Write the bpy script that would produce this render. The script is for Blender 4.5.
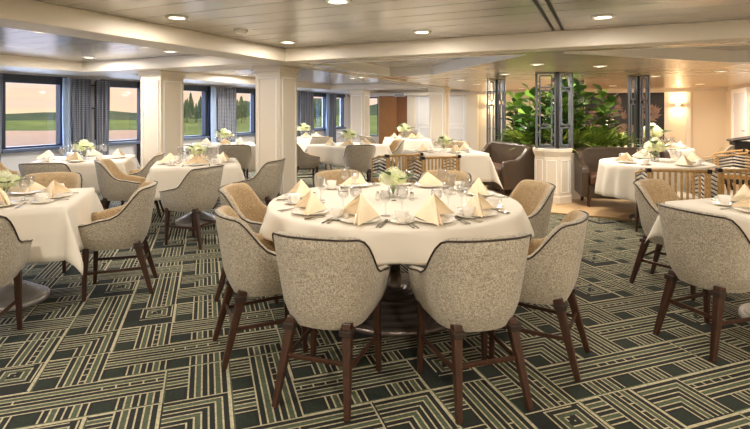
import bpy, math, random
from math import sin, cos, pi, radians, sqrt, atan2
from mathutils import Vector, Matrix
from mathutils.geometry import tessellate_polygon

for o in list(bpy.data.objects):
    bpy.data.objects.remove(o)
S = bpy.context.scene
COL = S.collection
rnd = random.Random(7)

# ------------------------------------------------------------------ camera
cam_d = bpy.data.cameras.new('camera')
cam_d.sensor_width = 36.0
cam_d.lens = 36.0 * 490 / 750
cam_d.shift_y = -(214.5 - 110) / 750
cam_d.clip_end = 2000
cam = bpy.data.objects.new('camera', cam_d)
cam.location = (0, 0, 1.42)
cam.rotation_euler = (radians(90), 0, 0)
COL.objects.link(cam)
S.camera = cam

# ------------------------------------------------------------------ view
S.view_settings.view_transform = 'Standard'
S.view_settings.look = 'None'
S.view_settings.gamma = 1.0
S.view_settings.use_curve_mapping = False
S.view_settings.exposure = 0.12
LAMP_NEAR, LAMP_MID, LAMP_FAR, LAMP_BACK = 30.0, 10.5, 29.0, 36.0            # downlights: behind the viewpoint, front, far, back
SKY = 1.0
LAMP_COL = (1.0, 0.905, 0.78)

# ------------------------------------------------------------------ world
W = bpy.data.worlds.new('evening_sky')
S.world = W
W.use_nodes = True
nt = W.node_tree
nt.nodes.clear()
tc = nt.nodes.new('ShaderNodeTexCoord')
sep = nt.nodes.new('ShaderNodeSeparateXYZ')
nz = nt.nodes.new('ShaderNodeTexNoise')
mp = nt.nodes.new('ShaderNodeMapping')
mp.inputs['Scale'].default_value = (3, 3, 22)
nz.inputs['Scale'].default_value = 1.6
nz.inputs['Detail'].default_value = 5
ad = nt.nodes.new('ShaderNodeMath'); ad.operation = 'MULTIPLY_ADD'
ad.inputs[1].default_value = 0.17
rp = nt.nodes.new('ShaderNodeValToRGB')
el = rp.color_ramp.elements
el[0].position = 0.0; el[0].color = (1.05, 0.82, 0.52, 1)
el[1].position = 0.10; el[1].color = (1.1, 0.80, 0.66, 1)
for p_, c_ in ((0.05, (1.08, 0.72, 0.54, 1)), (0.16, (1.05, 0.70, 0.58, 1)), (0.30, (6.2, 7.4, 10.4, 1)), (1.0, (8.5, 10.8, 16.0, 1))):
    e = el.new(p_); e.color = c_
bg = nt.nodes.new('ShaderNodeBackground')
bg.inputs['Strength'].default_value = SKY
wo = nt.nodes.new('ShaderNodeOutputWorld')
L = nt.links.new
L(tc.outputs['Generated'], sep.inputs[0])
L(tc.outputs['Generated'], mp.inputs[0]); L(mp.outputs[0], nz.inputs['Vector'])
L(nz.outputs['Fac'], ad.inputs[0]); L(sep.outputs['Z'], ad.inputs[2])
sb = nt.nodes.new('ShaderNodeMath'); sb.operation = 'SUBTRACT'; sb.inputs[1].default_value = 0.06
L(ad.outputs[0], sb.inputs[0]); L(sb.outputs[0], rp.inputs[0])
L(rp.outputs[0], bg.inputs[0]); L(bg.outputs[0], wo.inputs[0])

# ------------------------------------------------------------------ helpers
def lin(r, g, b):
    f = lambda c: (c / 12.92 if c <= 0.04045 else ((c + 0.055) / 1.055) ** 2.4)
    return (f(r / 255), f(g / 255), f(b / 255), 1)

def mat(name, col, rough=0.5, metal=0.0, var=0.0, vscale=20.0, bump=0.0, bscale=80.0, col2=None, spec=None, trans=0.0, coat=0.0, stretch=None):
    m = bpy.data.materials.new(name); m.use_nodes = True
    n = m.node_tree.nodes; l = m.node_tree.links.new
    b = n['Principled BSDF']
    b.inputs['Roughness'].default_value = rough
    b.inputs['Metallic'].default_value = metal
    b.inputs['Base Color'].default_value = col
    if coat: b.inputs['Coat Weight'].default_value = coat
    if spec is not None: b.inputs['Specular IOR Level'].default_value = spec
    t = n.new('ShaderNodeTexCoord')
    src = t.outputs['Object']
    if stretch:
        q = n.new('ShaderNodeMapping'); q.inputs['Scale'].default_value = stretch
        l(src, q.inputs[0]); src = q.outputs[0]
    if var or col2:
        z = n.new('ShaderNodeTexNoise'); z.inputs['Scale'].default_value = vscale; z.inputs['Detail'].default_value = 4
        l(src, z.inputs['Vector'])
        r = n.new('ShaderNodeValToRGB')
        c2 = col2 or tuple(c * (1 - var) for c in col[:3]) + (1,)
        r.color_ramp.elements[0].color = c2; r.color_ramp.elements[0].position = 0.35
        r.color_ramp.elements[1].color = col; r.color_ramp.elements[1].position = 0.65
        l(z.outputs['Fac'], r.inputs[0]); l(r.outputs[0], b.inputs['Base Color'])
    if bump:
        z = n.new('ShaderNodeTexNoise'); z.inputs['Scale'].default_value = bscale
        l(src, z.inputs['Vector'])
        q = n.new('ShaderNodeBump'); q.inputs['Strength'].default_value = bump; q.inputs['Distance'].default_value = 0.01
        l(z.outputs['Fac'], q.inputs['Height']); l(q.outputs[0], b.inputs['Normal'])
    return m

def emis(name, col, s):
    m = bpy.data.materials.new(name); m.use_nodes = True
    b = m.node_tree.nodes['Principled BSDF']
    b.inputs['Base Color'].default_value = col
    b.inputs['Emission Color'].default_value = col
    b.inputs['Emission Strength'].default_value = s
    return m

def glass(name, tint=(1, 1, 1, 1), lo=0.04, hi=0.6):
    m = bpy.data.materials.new(name); m.use_nodes = True
    n = m.node_tree.nodes; l = m.node_tree.links.new
    n.remove(n['Principled BSDF'])
    t = n.new('ShaderNodeBsdfTransparent'); t.inputs[0].default_value = tint
    g = n.new('ShaderNodeBsdfGlossy'); g.inputs['Roughness'].default_value = 0.03
    w = n.new('ShaderNodeLayerWeight'); w.inputs['Blend'].default_value = 0.35
    r = n.new('ShaderNodeMapRange'); r.inputs['To Min'].default_value = lo; r.inputs['To Max'].default_value = hi
    x = n.new('ShaderNodeMixShader')
    l(w.outputs['Facing'], r.inputs['Value']); l(r.outputs[0], x.inputs[0])
    l(t.outputs[0], x.inputs[1]); l(g.outputs[0], x.inputs[2]); l(x.outputs[0], n['Material Output'].inputs[0])
    return m

def planks(name, col, groove, axis, width, rough, metal=0.0, col2=None):
    m = bpy.data.materials.new(name); m.use_nodes = True
    n = m.node_tree.nodes; l = m.node_tree.links.new
    b = n['Principled BSDF']; b.inputs['Roughness'].default_value = rough; b.inputs['Metallic'].default_value = metal
    t = n.new('ShaderNodeTexCoord'); s = n.new('ShaderNodeSeparateXYZ'); l(t.outputs['Object'], s.inputs[0])
    d = n.new('ShaderNodeMath'); d.operation = 'DIVIDE'; d.inputs[1].default_value = width; l(s.outputs[axis], d.inputs[0])
    fr = n.new('ShaderNodeMath'); fr.operation = 'FRACT'; l(d.outputs[0], fr.inputs[0])
    lt = n.new('ShaderNodeMath'); lt.operation = 'LESS_THAN'; lt.inputs[1].default_value = 0.012 / width; l(fr.outputs[0], lt.inputs[0])
    fl = n.new('ShaderNodeMath'); fl.operation = 'FLOOR'; l(d.outputs[0], fl.inputs[0])
    wn = n.new('ShaderNodeTexWhiteNoise'); wn.noise_dimensions = '1D'; l(fl.outputs[0], wn.inputs['W'])
    mx = n.new('ShaderNodeMix'); mx.data_type = 'RGBA'; mx.inputs['A'].default_value = col; mx.inputs['B'].default_value = col2 or col
    l(wn.outputs['Value'], mx.inputs['Factor'])
    m2 = n.new('ShaderNodeMix'); m2.data_type = 'RGBA'; m2.inputs['B'].default_value = groove
    l(lt.outputs[0], m2.inputs['Factor']); l(mx.outputs['Result'], m2.inputs['A']); l(m2.outputs['Result'], b.inputs['Base Color'])
    bp = n.new('ShaderNodeBump'); bp.invert = True; bp.inputs['Strength'].default_value = 0.4; bp.inputs['Distance'].default_value = 0.006
    l(lt.outputs[0], bp.inputs['Height']); l(bp.outputs[0], b.inputs['Normal'])
    return m

class MB:
    def __init__(s): s.v = []; s.f = []; s.m = []; s.s = []
    def add(s, vs, fs, mi=0, sm=False):
        k = len(s.v); s.v += [tuple(v) for v in vs]
        for f in fs: s.f.append(tuple(i + k for i in f)); s.m.append(mi); s.s.append(sm)
        return s
    def box(s, x0, x1, y0, y1, z0, z1, mi=0):
        return s.add([(x0,y0,z0),(x1,y0,z0),(x1,y1,z0),(x0,y1,z0),(x0,y0,z1),(x1,y0,z1),(x1,y1,z1),(x0,y1,z1)],
                     [(3,2,1,0),(4,5,6,7),(0,1,5,4),(1,2,6,5),(2,3,7,6),(3,0,4,7)], mi)
    def bar(s, p0, p1, w0, d0, w1=None, d1=None, mi=0, up=(0,0,1)):
        p0 = Vector(p0); p1 = Vector(p1); a = (p1 - p0).normalized(); up = Vector(up)
        if abs(a.dot(up)) > 0.95: up = Vector((0, 1, 0))
        r = a.cross(up).normalized(); u = r.cross(a)
        w1 = w0 if w1 is None else w1; d1 = d0 if d1 is None else d1
        vs = []
        for p, w, d in ((p0, w0, d0), (p1, w1, d1)):
            for i, j in ((-1,-1),(1,-1),(1,1),(-1,1)): vs.append(p + r*(i*w/2) + u*(j*d/2))
        return s.add(vs, [(3,2,1,0),(4,5,6,7),(0,1,5,4),(1,2,6,5),(2,3,7,6),(3,0,4,7)], mi)
    def tube(s, pts, r, n=8, closed=False, mi=0):
        pts = [Vector(p) for p in pts]; N = len(pts); vs = []; fs = []
        rr = r if isinstance(r, (list, tuple)) else [r]*N
        prev = None
        for i, p in enumerate(pts):
            if closed: t = pts[(i+1) % N] - pts[i-1]
            else: t = pts[min(i+1, N-1)] - pts[max(i-1, 0)]
            t.normalize()
            if prev is None:
                ref = Vector((0,0,1)) if abs(t.z) < 0.9 else Vector((1,0,0))
                a = t.cross(ref).normalized()
            else: a = (prev - t*prev.dot(t)).normalized()
            prev = a; b = t.cross(a)
            for k in range(n):
                q = 2*pi*k/n; vs.append(p + (a*cos(q) + b*sin(q))*rr[i])
        for i in range(N if closed else N-1):
            j = (i+1) % N
            for k in range(n):
                fs.append((i*n+k, i*n+(k+1)%n, j*n+(k+1)%n, j*n+k))
        if not closed:
            fs.append(tuple(range(n-1, -1, -1))); fs.append(tuple((N-1)*n+k for k in range(n)))
        return s.add(vs, fs, mi, True)
    def lathe(s, prof, n=24, c=(0,0,0), mi=0, sm=True, cap=True):
        vs = []; fs = []
        for r, z in prof:
            for k in range(n):
                a = 2*pi*k/n; vs.append((c[0]+r*cos(a), c[1]+r*sin(a), c[2]+z))
        for i in range(len(prof)-1):
            for k in range(n):
                fs.append((i*n+k, i*n+(k+1)%n, (i+1)*n+(k+1)%n, (i+1)*n+k))
        if cap and prof[0][0] > 1e-5: fs.append(tuple(range(n-1,-1,-1)))
        if cap and prof[-1][0] > 1e-5: fs.append(tuple((len(prof)-1)*n+k for k in range(n)))
        return s.add(vs, fs, mi, sm)
    def prism(s, poly, z0, z1, mi=0):
        n = len(poly)
        vs = [(x,y,z0) for x,y in poly] + [(x,y,z1) for x,y in poly]
        fs = [tuple(range(n-1,-1,-1)), tuple(range(n,2*n))] + [(i,(i+1)%n,n+(i+1)%n,n+i) for i in range(n)]
        return s.add(vs, fs, mi)
    def xform(s, M):
        s.v = [tuple(M @ Vector(v)) for v in s.v]; return s
    def mesh(s, name, mats):
        me = bpy.data.meshes.new(name); me.from_pydata(s.v, [], s.f)
        for m in (mats if isinstance(mats, (list, tuple)) else [mats]): me.materials.append(m)
        me.polygons.foreach_set('material_index', s.m); me.polygons.foreach_set('use_smooth', s.s)
        me.update(); return me
    def build(s, name, mats, parent=None, loc=None, rz=None, bevel=0, seg=2, sub=0, solid=0, weld=False):
        o = bpy.data.objects.new(name, s.mesh(name, mats)); COL.objects.link(o)
        if parent: o.parent = parent
        if loc is not None: o.location = loc
        if rz is not None: o.rotation_euler = (0, 0, rz)
        if weld:
            q = o.modifiers.new('weld', 'WELD'); q.merge_threshold = 1e-4
        if solid:
            q = o.modifiers.new('solid', 'SOLIDIFY'); q.thickness = solid; q.offset = 0
        if bevel:
            q = o.modifiers.new('bevel', 'BEVEL'); q.width = bevel; q.segments = seg; q.limit_method = 'ANGLE'
        if sub:
            q = o.modifiers.new('sub', 'SUBSURF'); q.levels = sub; q.render_levels = sub
        return o

def tag(o, label, cat, group=None, kind=None):
    o['label'] = label; o['category'] = cat
    if group: o['group'] = group
    if kind: o['kind'] = kind
    return o
def struct(o):
    o['kind'] = 'structure'; return o
def empty(name, loc=(0,0,0), rz=0):
    o = bpy.data.objects.new(name, None); COL.objects.link(o); o.location = loc; o.rotation_euler = (0,0,rz)
    o.empty_display_size = 0.1
    return o
def copy_tree(o, parent=None):
    c = o.copy(); COL.objects.link(c)
    c.parent = parent
    for ch in list(o.children): copy_tree(ch, c)
    return c
USED = set()
def place(proto, loc, rz, label, cat, group):
    if proto.name not in USED: USED.add(proto.name); o = proto
    else: o = copy_tree(proto)
    o.location = loc; o.rotation_euler = (0,0,rz)
    return tag(o, label, cat, group)
def yaw(f): return atan2(-f[0], f[1])

TH = radians(25)
RZ = -TH
def uv(u, v, z=0): return (u*cos(TH)+v*sin(TH), -u*sin(TH)+v*cos(TH), z)
PX = Vector((-0.326, 0.946)); QX = Vector((0.946, 0.326))     # carpet axes
UL, UR, VB, VF = -8.2, 2.9, -3.0, 15.5
ZS, ZC = 2.0, 2.14

# ------------------------------------------------------------------ materials
M = {}
M['cream'] = mat('cream_paint', lin(226, 216, 200), 0.45)
M['panel'] = mat('panel_white', lin(232, 231, 232), 0.5)
M['beige'] = mat('beige_wall', lin(228, 214, 190), 0.6)
M['ceil'] = planks('ceiling_planks', lin(208, 204, 199), lin(92, 84, 76), 'Y', 0.27, 0.2, 0.4, lin(196, 191, 185))
M['soffit'] = planks('soffit_planks', lin(216, 198, 172), lin(170, 148, 120), 'Y', 0.16, 0.25, 0.4, lin(206, 188, 160))
M['navy'] = mat('dark_window_frame', lin(44, 50, 62), 0.4)
M['sill'] = mat('blue_grey_sill', lin(92, 104, 126), 0.35)
M['pane'] = glass('window_glass', lo=0.01, hi=0.12)
M['wglass'] = glass('table_glass', (0.97, 0.97, 0.975, 1), 0.06, 0.6)
M['woodfloor'] = planks('light_wood_floor', lin(214, 180, 136), lin(170, 136, 96), 'Y', 0.14, 0.4, 0, lin(200, 164, 120))
M['tanwood'] = mat('tan_wood', lin(176, 122, 68), 0.45, var=0.2, vscale=6, stretch=(6, 6, 0.5))
M['redwood'] = mat('brown_wood', lin(140, 92, 56), 0.5, var=0.2, vscale=6, stretch=(6, 6, 0.5))
M['walnut'] = mat('walnut', lin(70, 42, 29), 0.35, var=0.35, vscale=14, stretch=(6, 6, 0.6))
M['pipe'] = mat('dark_piping', lin(52, 38, 30), 0.5)
M['cloth'] = mat('table_linen', lin(230, 222, 208), 0.8, bump=0.22, bscale=7)
M['napkin'] = mat('cream_napkin', lin(255, 236, 204), 0.8)
M['china'] = mat('white_china', lin(246, 240, 230), 0.18)
M['steel'] = mat('cutlery_steel', lin(190, 186, 180), 0.2, 1.0)
M['base'] = mat('pedestal_metal', lin(122, 110, 104), 0.3, 0.6)
M['lbase'] = mat('pale_pedestal', lin(200, 194, 190), 0.3, 0.4)
M['leather'] = mat('brown_leather', lin(76, 62, 50), 0.32, var=0.15, vscale=8)
M['leather2'] = mat('seat_leather', lin(92, 62, 42), 0.38, var=0.2, vscale=8)
M['lattice'] = mat('grey_lattice', lin(110, 114, 124), 0.4, 0.3)
M['black'] = mat('black_metal', lin(30, 30, 34), 0.4, 0.3)
M['blackm'] = mat('black_matte', lin(28, 26, 28), 0.6)
M['leafd'] = mat('dark_leaf', lin(74, 118, 50), 0.4, var=0.55, vscale=5)
M['leafm'] = mat('mid_leaf', lin(136, 176, 72), 0.4, var=0.45, vscale=5)
M['leafl'] = mat('light_leaf', lin(206, 222, 110), 0.45, var=0.4, vscale=6)
M['stem'] = mat('brown_stem', lin(96, 78, 50), 0.8)
M['soil'] = mat('soil', lin(52, 40, 30), 0.9)
M['petal'] = mat('white_petal', lin(250, 248, 226), 0.6, col2=lin(224, 232, 176), vscale=14)
M['petalg'] = mat('lime_petal', lin(240, 242, 204), 0.6, col2=lin(214, 224, 150), vscale=14)
M['rattan'] = mat('rattan', lin(206, 164, 106), 0.5, var=0.3, vscale=30)
M['cordw'] = mat('white_cord', lin(226, 222, 212), 0.7)
M['cordb'] = mat('black_cord', lin(40, 40, 44), 0.6)
M['lamp'] = emis('lamp_lens', (1.0, 0.86, 0.62, 1), 9)
M['white'] = mat('white_trim', lin(250, 248, 244), 0.4)
M['art'] = mat('dark_art', lin(40, 36, 38), 0.35, var=0.4, vscale=4)
M['artleaf'] = mat('pale_art_leaf', lin(150, 122, 108), 0.5, var=0.5, vscale=6)
M['grass'] = mat('meadow', (.050, .046, .012, 1), 0.9, col2=(.030, .032, .009, 1), vscale=0.12, spec=0)
M['hill'] = mat('far_hill', (.024, .022, .010, 1), 0.9, col2=(.016, .018, .008, 1), vscale=0.08, spec=0)
M['conifer'] = mat('conifer', (.030, .034, .012, 1), 0.9, col2=(.020, .025, .009, 1), vscale=0.8, spec=0)
M['water'] = mat('lake', (.01, .012, .014, 1), 0.02, spec=1.0)
M['water'].node_tree.nodes['Principled BSDF'].inputs['IOR'].default_value = 2.6

def fabric(name, lo, hi):
    m = bpy.data.materials.new(name); m.use_nodes = True
    n = m.node_tree.nodes; l = m.node_tree.links.new; b = n['Principled BSDF']; b.inputs['Roughness'].default_value = 0.9
    b.inputs['Sheen Weight'].default_value = 0.2
    t = n.new('ShaderNodeTexCoord')
    outs = []
    for sc in ((80, 80, 330), (330, 330, 70)):
        q = n.new('ShaderNodeMapping'); q.inputs['Scale'].default_value = sc
        z = n.new('ShaderNodeTexNoise'); z.inputs['Scale'].default_value = 1.0; z.inputs['Detail'].default_value = 2
        l(t.outputs['Object'], q.inputs[0]); l(q.outputs[0], z.inputs['Vector']); outs.append(z.outputs['Fac'])
    a = n.new('ShaderNodeMath'); a.operation = 'ADD'; l(outs[0], a.inputs[0]); l(outs[1], a.inputs[1])
    h = n.new('ShaderNodeMath'); h.operation = 'MULTIPLY'; h.inputs[1].default_value = 0.5; l(a.outputs[0], h.inputs[0])
    r = n.new('ShaderNodeValToRGB')
    e = r.color_ramp.elements
    e[0].position = 0.36; e[0].color = lo; e[1].position = 0.62; e[1].color = hi
    l(h.outputs[0], r.inputs[0]); l(r.outputs[0], b.inputs['Base Color'])
    bp = n.new('ShaderNodeBump'); bp.inputs['Strength'].default_value = 0.25; bp.inputs['Distance'].default_value = 0.004
    l(h.outputs[0], bp.inputs['Height']); l(bp.outputs[0], b.inputs['Normal'])
    return m
M['tweed'] = fabric('tweed', lin(116, 105, 90), lin(208, 197, 177))
M['tweed_tan'] = fabric('tan_tweed', lin(136, 110, 78), lin(208, 182, 142))

def curtain_mat():
    m = bpy.data.materials.new('patterned_curtain'); m.use_nodes = True
    n = m.node_tree.nodes; l = m.node_tree.links.new; b = n['Principled BSDF']; b.inputs['Roughness'].default_value = 0.85
    t = n.new('ShaderNodeTexCoord'); q = n.new('ShaderNodeMapping'); q.inputs['Scale'].default_value = (0, 1, 1); q.inputs['Rotation'].default_value = (radians(45), 0, 0)
    l(t.outputs['Object'], q.inputs[0])
    c = n.new('ShaderNodeTexChecker'); c.inputs['Scale'].default_value = 44
    c.inputs['Color1'].default_value = lin(96, 102, 120); c.inputs['Color2'].default_value = lin(164, 168, 180)
    l(q.outputs[0], c.inputs['Vector']); l(c.outputs['Color'], b.inputs['Base Color'])
    return m
M['curtain'] = curtain_mat()
M['sheer'] = mat('pale_blue_sheer', lin(176, 196, 224), 0.8)
def pile(name, col):
    return mat(name, col, 0.95, var=0.35, vscale=60, bump=0.3, bscale=300)
CARPET = [pile('carpet_dark', lin(30, 33, 27)), pile('carpet_cream', lin(196, 186, 154)), pile('carpet_green', lin(82, 92, 68)), pile('carpet_square', lin(36, 45, 33))]

# ------------------------------------------------------------------ floor
def carpet_bitmap():
    N = 40; T = 6; G = [[0]*(N*T) for _ in range(N*T)]
    kinds = ['HHLVVH', 'VHHSVL', 'VLHHHV', 'HVSVHH', 'HVVLVH', 'LHHVSV']
    def stripe(k):                   # four-texel period: thin cream line, then a dark or green gap
        if k % 4 == 0: return 1
        return 2 if (k // 4) % 3 == 1 else 0
    for cy in range(T):
        for cx in range(T):
            kd = kinds[cy][cx]
            for y in range(N):
                for x in range(N):
                    if 2 <= x < 13 and 2 <= y < 13: c = 3
                    elif (x < 2 or y < 2) and kd in 'LS': c = 1 if 0 in (x, y) else 0
                    elif (kd == 'H' and y < 2) or (kd == 'V' and x < 2): c = 1 if (y if kd == 'H' else x) == 0 else 2
                    elif kd == 'H':
                        c = stripe(y - 15) if y >= 15 else (stripe(x - 15) if x >= 15 else 0)
                    elif kd == 'V':
                        c = stripe(x - 15) if x >= 15 else (stripe(y - 15) if y >= 15 else 0)
                    elif kd == 'L':
                        k = max(x, y)-15
                        c = stripe(k) if k >= 0 else 0
                    else:
                        k = max(abs(x-25), abs(y-25))
                        c = stripe(k) if k < 14 and not (x < y and k % 8 == 4 and y-x < 5) else (1 if (max(x, y) == 39) else 0)
                    if kd in 'HV' and (x if kd == 'V' else y) in (28, 29, 30) and ((y if kd == 'V' else x) % 8 == 3) and cx % 2 == cy % 2: c = 1
                    G[cy*N+y][cx*N+x] = c
    return G
def carpet():
    G = carpet_bitmap(); n = len(G); px = 0.32/40
    done = [[False]*n for _ in range(n)]; rects = []
    for y in range(n):
        for x in range(n):
            if done[y][x]: continue
            c = G[y][x]
            w = 1
            while x+w < n and G[y][x+w] == c and not done[y][x+w]: w += 1
            h = 1
            while y+h < n and all(G[y+h][x+i] == c and not done[y+h][x+i] for i in range(w)): h += 1
            for j in range(h):
                for i in range(w): done[y+j][x+i] = True
            rects.append((x, y, w, h, c))
    V = []; F = []; MI = []
    T = n*px
    ox, oy = 0.10, 0.05
    ct, st = cos(TH), sin(TH)
    for ty in range(-6, 11):
        for tx in range(-7, 8):
            a0 = ty*T; b0 = tx*T
            cx = (a0+T/2)*PX.x + (b0+T/2)*QX.x + ox; cy = (a0+T/2)*PX.y + (b0+T/2)*QX.y + oy
            u = cx*ct - cy*st; v = cx*st + cy*ct
            if u < UL-1.4 or u > UR+1.4 or v < -1.8 or v > VF+1.4: continue
            if v > 8.6 and u > -.5: continue
            inner = UL+1.4 < u < UR-1.4 and v < VF-1.4
            for x, y, w, h, c in rects:
                q0 = b0+x*px; q1 = q0+w*px; p0 = a0+y*px; p1 = p0+h*px
                if not inner:
                    mx = (p0+p1)/2*PX.x+(q0+q1)/2*QX.x+ox; my = (p0+p1)/2*PX.y+(q0+q1)/2*QX.y+oy
                    uu = mx*ct-my*st; vv = mx*st+my*ct
                    if uu < UL-0.05 or uu > UR+0.05 or vv > VF+0.05: continue
                k = len(V)
                for p, q in ((p0,q0),(p0,q1),(p1,q1),(p1,q0)):
                    V.append((p*PX.x+q*QX.x+ox, p*PX.y+q*QX.y+oy, 0.0))
                F.append((k,k+1,k+2,k+3)); MI.append(c)
    me = bpy.data.meshes.new('floor'); me.from_pydata(V, [], F)
    for m in CARPET: me.materials.append(m)
    me.polygons.foreach_set('material_index', MI); me.update()
    o = bpy.data.objects.new('floor', me); COL.objects.link(o); struct(o)
carpet()
b = MB(); b.box(UL-0.2, UR+0.2, VB-0.2, VF+0.2, -0.16, -0.004)
struct(b.build('floor_slab', CARPET[0], rz=RZ))
b = MB(); b.box(-1.95, UR, 7.14, VF, -0.004, 0.012)
struct(b.build('floor_wood', M['woodfloor'], rz=RZ))
b = MB(); b.box(-1.98, UR, 7.10, 7.14, -0.004, 0.016); b.box(-1.98, -1.95, 7.14, VF, -0.004, 0.016)
struct(b.build('trim_1', mat('brass_edge', lin(176, 140, 92), 0.4, 0.5), rz=RZ))

# ------------------------------------------------------------------ ceiling
b = MB(); b.box(UL-0.2, UR+0.2, VB-0.2, VF+0.2, ZC, ZC+0.1)
struct(b.build('ceiling', M['ceil'], rz=RZ))
R1 = [(-3.3, 5.3), (-0.75, 5.3), (-2.55, 7.68), (-3.3, 7.68)]
R2 = [(-0.35, 5.3), (2.3, 5.3), (2.3, 7.2), (1.4, 7.2)]
outer = [(-3.7, 5.0), (UR, 5.0), (UR, VF), (-3.7, VF)]
def soffit():
    b = MB()
    loops = [outer, R1, R2]
    pts = [p for lp in loops for p in lp]
    tris = tessellate_polygon([[Vector((x, y, 0)) for x, y in lp] for lp in loops])
    vs = [(x, y, ZS) for x, y in pts]
    fs = []
    for t in tris:
        a, c, d = [Vector((*pts[i], 0)) for i in t]
        n = (c-a).cross(d-a).z
        fs.append(tuple(t) if n < 0 else tuple(reversed(t)))
    b.add(vs, fs)
    return struct(b.build('ceiling_soffit', M['soffit'], rz=RZ))
soffit()
for k, lp in enumerate((R1, R2)):
    b = MB()
    cx = sum(p[0] for p in lp)/4; cy = sum(p[1] for p in lp)/4
    for i in range(4):
        p = Vector(lp[i]); q = Vector(lp[(i+1) % 4]); d = (q-p).normalized(); nn = Vector((-d.y, d.x))
        if nn.dot(Vector((cx, cy))-p) > 0: nn = -nn
        b.prism([tuple(p-d*0.01), tuple(q+d*0.01), tuple(q+nn*0.03), tuple(p+nn*0.03)], ZS-0.004, ZC)
    struct(b.build('trim_%d' % (2+k), M['white'], rz=RZ))
def sbox(name, u0, u1, v0, v1, z0, z1, m, bev=0):
    b = MB(); b.box(u0, u1, v0, v1, z0, z1); return struct(b.build(name, m, rz=RZ, bevel=bev))
sbox('beam_1', -3.74, -3.38, VB, 5.4, ZS-0.012, ZC, M['cream'], 0.008)
sbox('beam_2', -3.38, UR, 4.75, 5.0, ZS-0.012, ZC, M['cream'], 0.008)
sbox('beam_3', -7.1, -3.7, 4.80, 5.5, ZS-0.012, ZC, M['cream'], 0.008)
sbox('beam_4', UL, -7.1, VB, VF, ZS, ZC, M['cream'])
sbox('beam_5', -7.1, -3.7, 12.2, 12.8, ZS-0.01, ZC, M['cream'], 0.008)
sbox('beam_6', -3.72, -3.66, 5.0, VF, ZS-0.01, ZC, M['cream'])
b = MB()
for du in (0.0, 0.075):
    b.box(-0.42+du, -0.395+du, 1.8, 4.7, ZC-0.004, ZC+0.001)
struct(b.build('trim_4', M['blackm'], rz=RZ))

# ------------------------------------------------------------------ walls and windows
ZSILL, ZHEAD = 0.82, 1.87
WINS = [(-2.6, -0.3), (0.1, 2.6), (3.0, 3.98), (4.3, 5.22), (5.96, 7.62), (7.72, 8.5), (9.4, 10.2), (10.5, 12.0), (12.9, 13.8), (14.3, 15.0)]  # first two openings are unseen, added to let in more daylight
b = MB()
b.box(UL-0.15, UL, VB, VF+0.15, 0, ZSILL); b.box(UL-0.15, UL, VB, VF+0.15, ZHEAD, ZC)
e = [VB]
for a, c in WINS: e += [a, c]
e.append(VF+0.15)
for i in range(0, len(e), 2): b.box(UL-0.15, UL, e[i], e[i+1], ZSILL, ZHEAD)
struct(b.build('wall_left', M['panel'], rz=RZ))
for k, (a, c) in enumerate(WINS):
    w = empty('window_%d' % (k+1), uv(UL-0.06, (a+c)/2, 0), RZ); struct(w)
    h = (c-a)/2
    b = MB()
    for y0, y1, z0, z1 in ((-h, h, ZSILL, ZSILL+0.035), (-h, h, ZHEAD-0.03, ZHEAD), (-h, -h+0.05, ZSILL, ZHEAD), (h-0.05, h, ZSILL, ZHEAD)):
        b.box(-0.04, 0.075, y0, y1, z0, z1)
    b.build('window_frame', M['navy'], w)
    b = MB(); b.box(-0.008, 0.0, -h+0.05, h-0.05, ZSILL+0.035, ZHEAD-0.03); b.build('window_pane', M['pane'], w)
    b = MB(); b.box(0.02, 0.15, -h-0.03, h+0.03, ZSILL-0.05, ZSILL+0.006); b.build('window_sill', M['sill'], w, bevel=0.006)
    b = MB(); b.box(0.061, 0.09, -h-0.06, h+0.06, ZHEAD-0.005, ZHEAD+0.1); b.build('window_header', M['navy'], w)
# dark jamb posts
b = MB(); b.box(UL+0.0, UL+0.09, 6.66, 6.75, 0, 1.97); struct(b.build('trim_5', M['navy'], rz=RZ))
b = MB(); b.box(UL, UL+0.05, 8.5, 8.58, 0, 1.97); struct(b.build('trim_6', M['navy'], rz=RZ))
b = MB(); b.box(UL, UL+0.06, 10.2, 10.3, 0, 1.97); struct(b.build('trim_7', M['navy'], rz=RZ))
struct(MB().box(UL, UL+0.02, VB, VF, 0, 0.1).build('baseboard_left', M['cream'], rz=RZ))

# back wall: plain core plus pilasters and panels
b = MB(); b.box(UL, -7.55, VF, VF+0.15, 0, ZC); b.box(-7.1, UR+0.15, VF, VF+0.15, 0, ZC)
b.box(-7.55, -7.1, VF, VF+0.15, 0, 0.5); b.box(-7.55, -7.1, VF, VF+0.15, 1.87, ZC)
struct(b.build('wall_back', M['beige'], rz=RZ))
w = empty('window_11', uv(-7.325, VF+0.06, 0), RZ); struct(w)
b = MB()
for x0, x1, z0, z1 in ((-.225,.225,.5,.54),(-.225,.225,1.83,1.87),(-.225,-.19,.5,1.87),(.19,.225,.5,1.87)): b.box(x0,x1,-.06,.04,z0,z1)
b.build('window_frame', M['navy'], w)
MB().box(-.19,.19,0,.008,.54,1.83).build('window_pane', M['pane'], w)
struct(MB().box(-7.05, -6.4, VF-0.06, VF, 0, 1.9).build('trim_8', M['tanwood'], rz=RZ))
struct(MB().box(-6.4, -6.02, VF-0.03, VF, 0, 1.9).build('trim_9', M['redwood'], rz=RZ))
for k, (a, c) in enumerate(((-6.0, -5.72), (-3.95, -3.6), (1.5, 1.62), (2.0, 2.12))):
    struct(MB().box(a, c, VF-0.08, VF, 0, ZS).build('trim_%d' % (10+k), M['cream'], rz=RZ, bevel=0.01))
b = MB()
b.box(-5.72, -3.95, VF-0.03, VF, 0, ZS)
struct(b.build('trim_14', M['panel'], rz=RZ))
b = MB()
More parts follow.
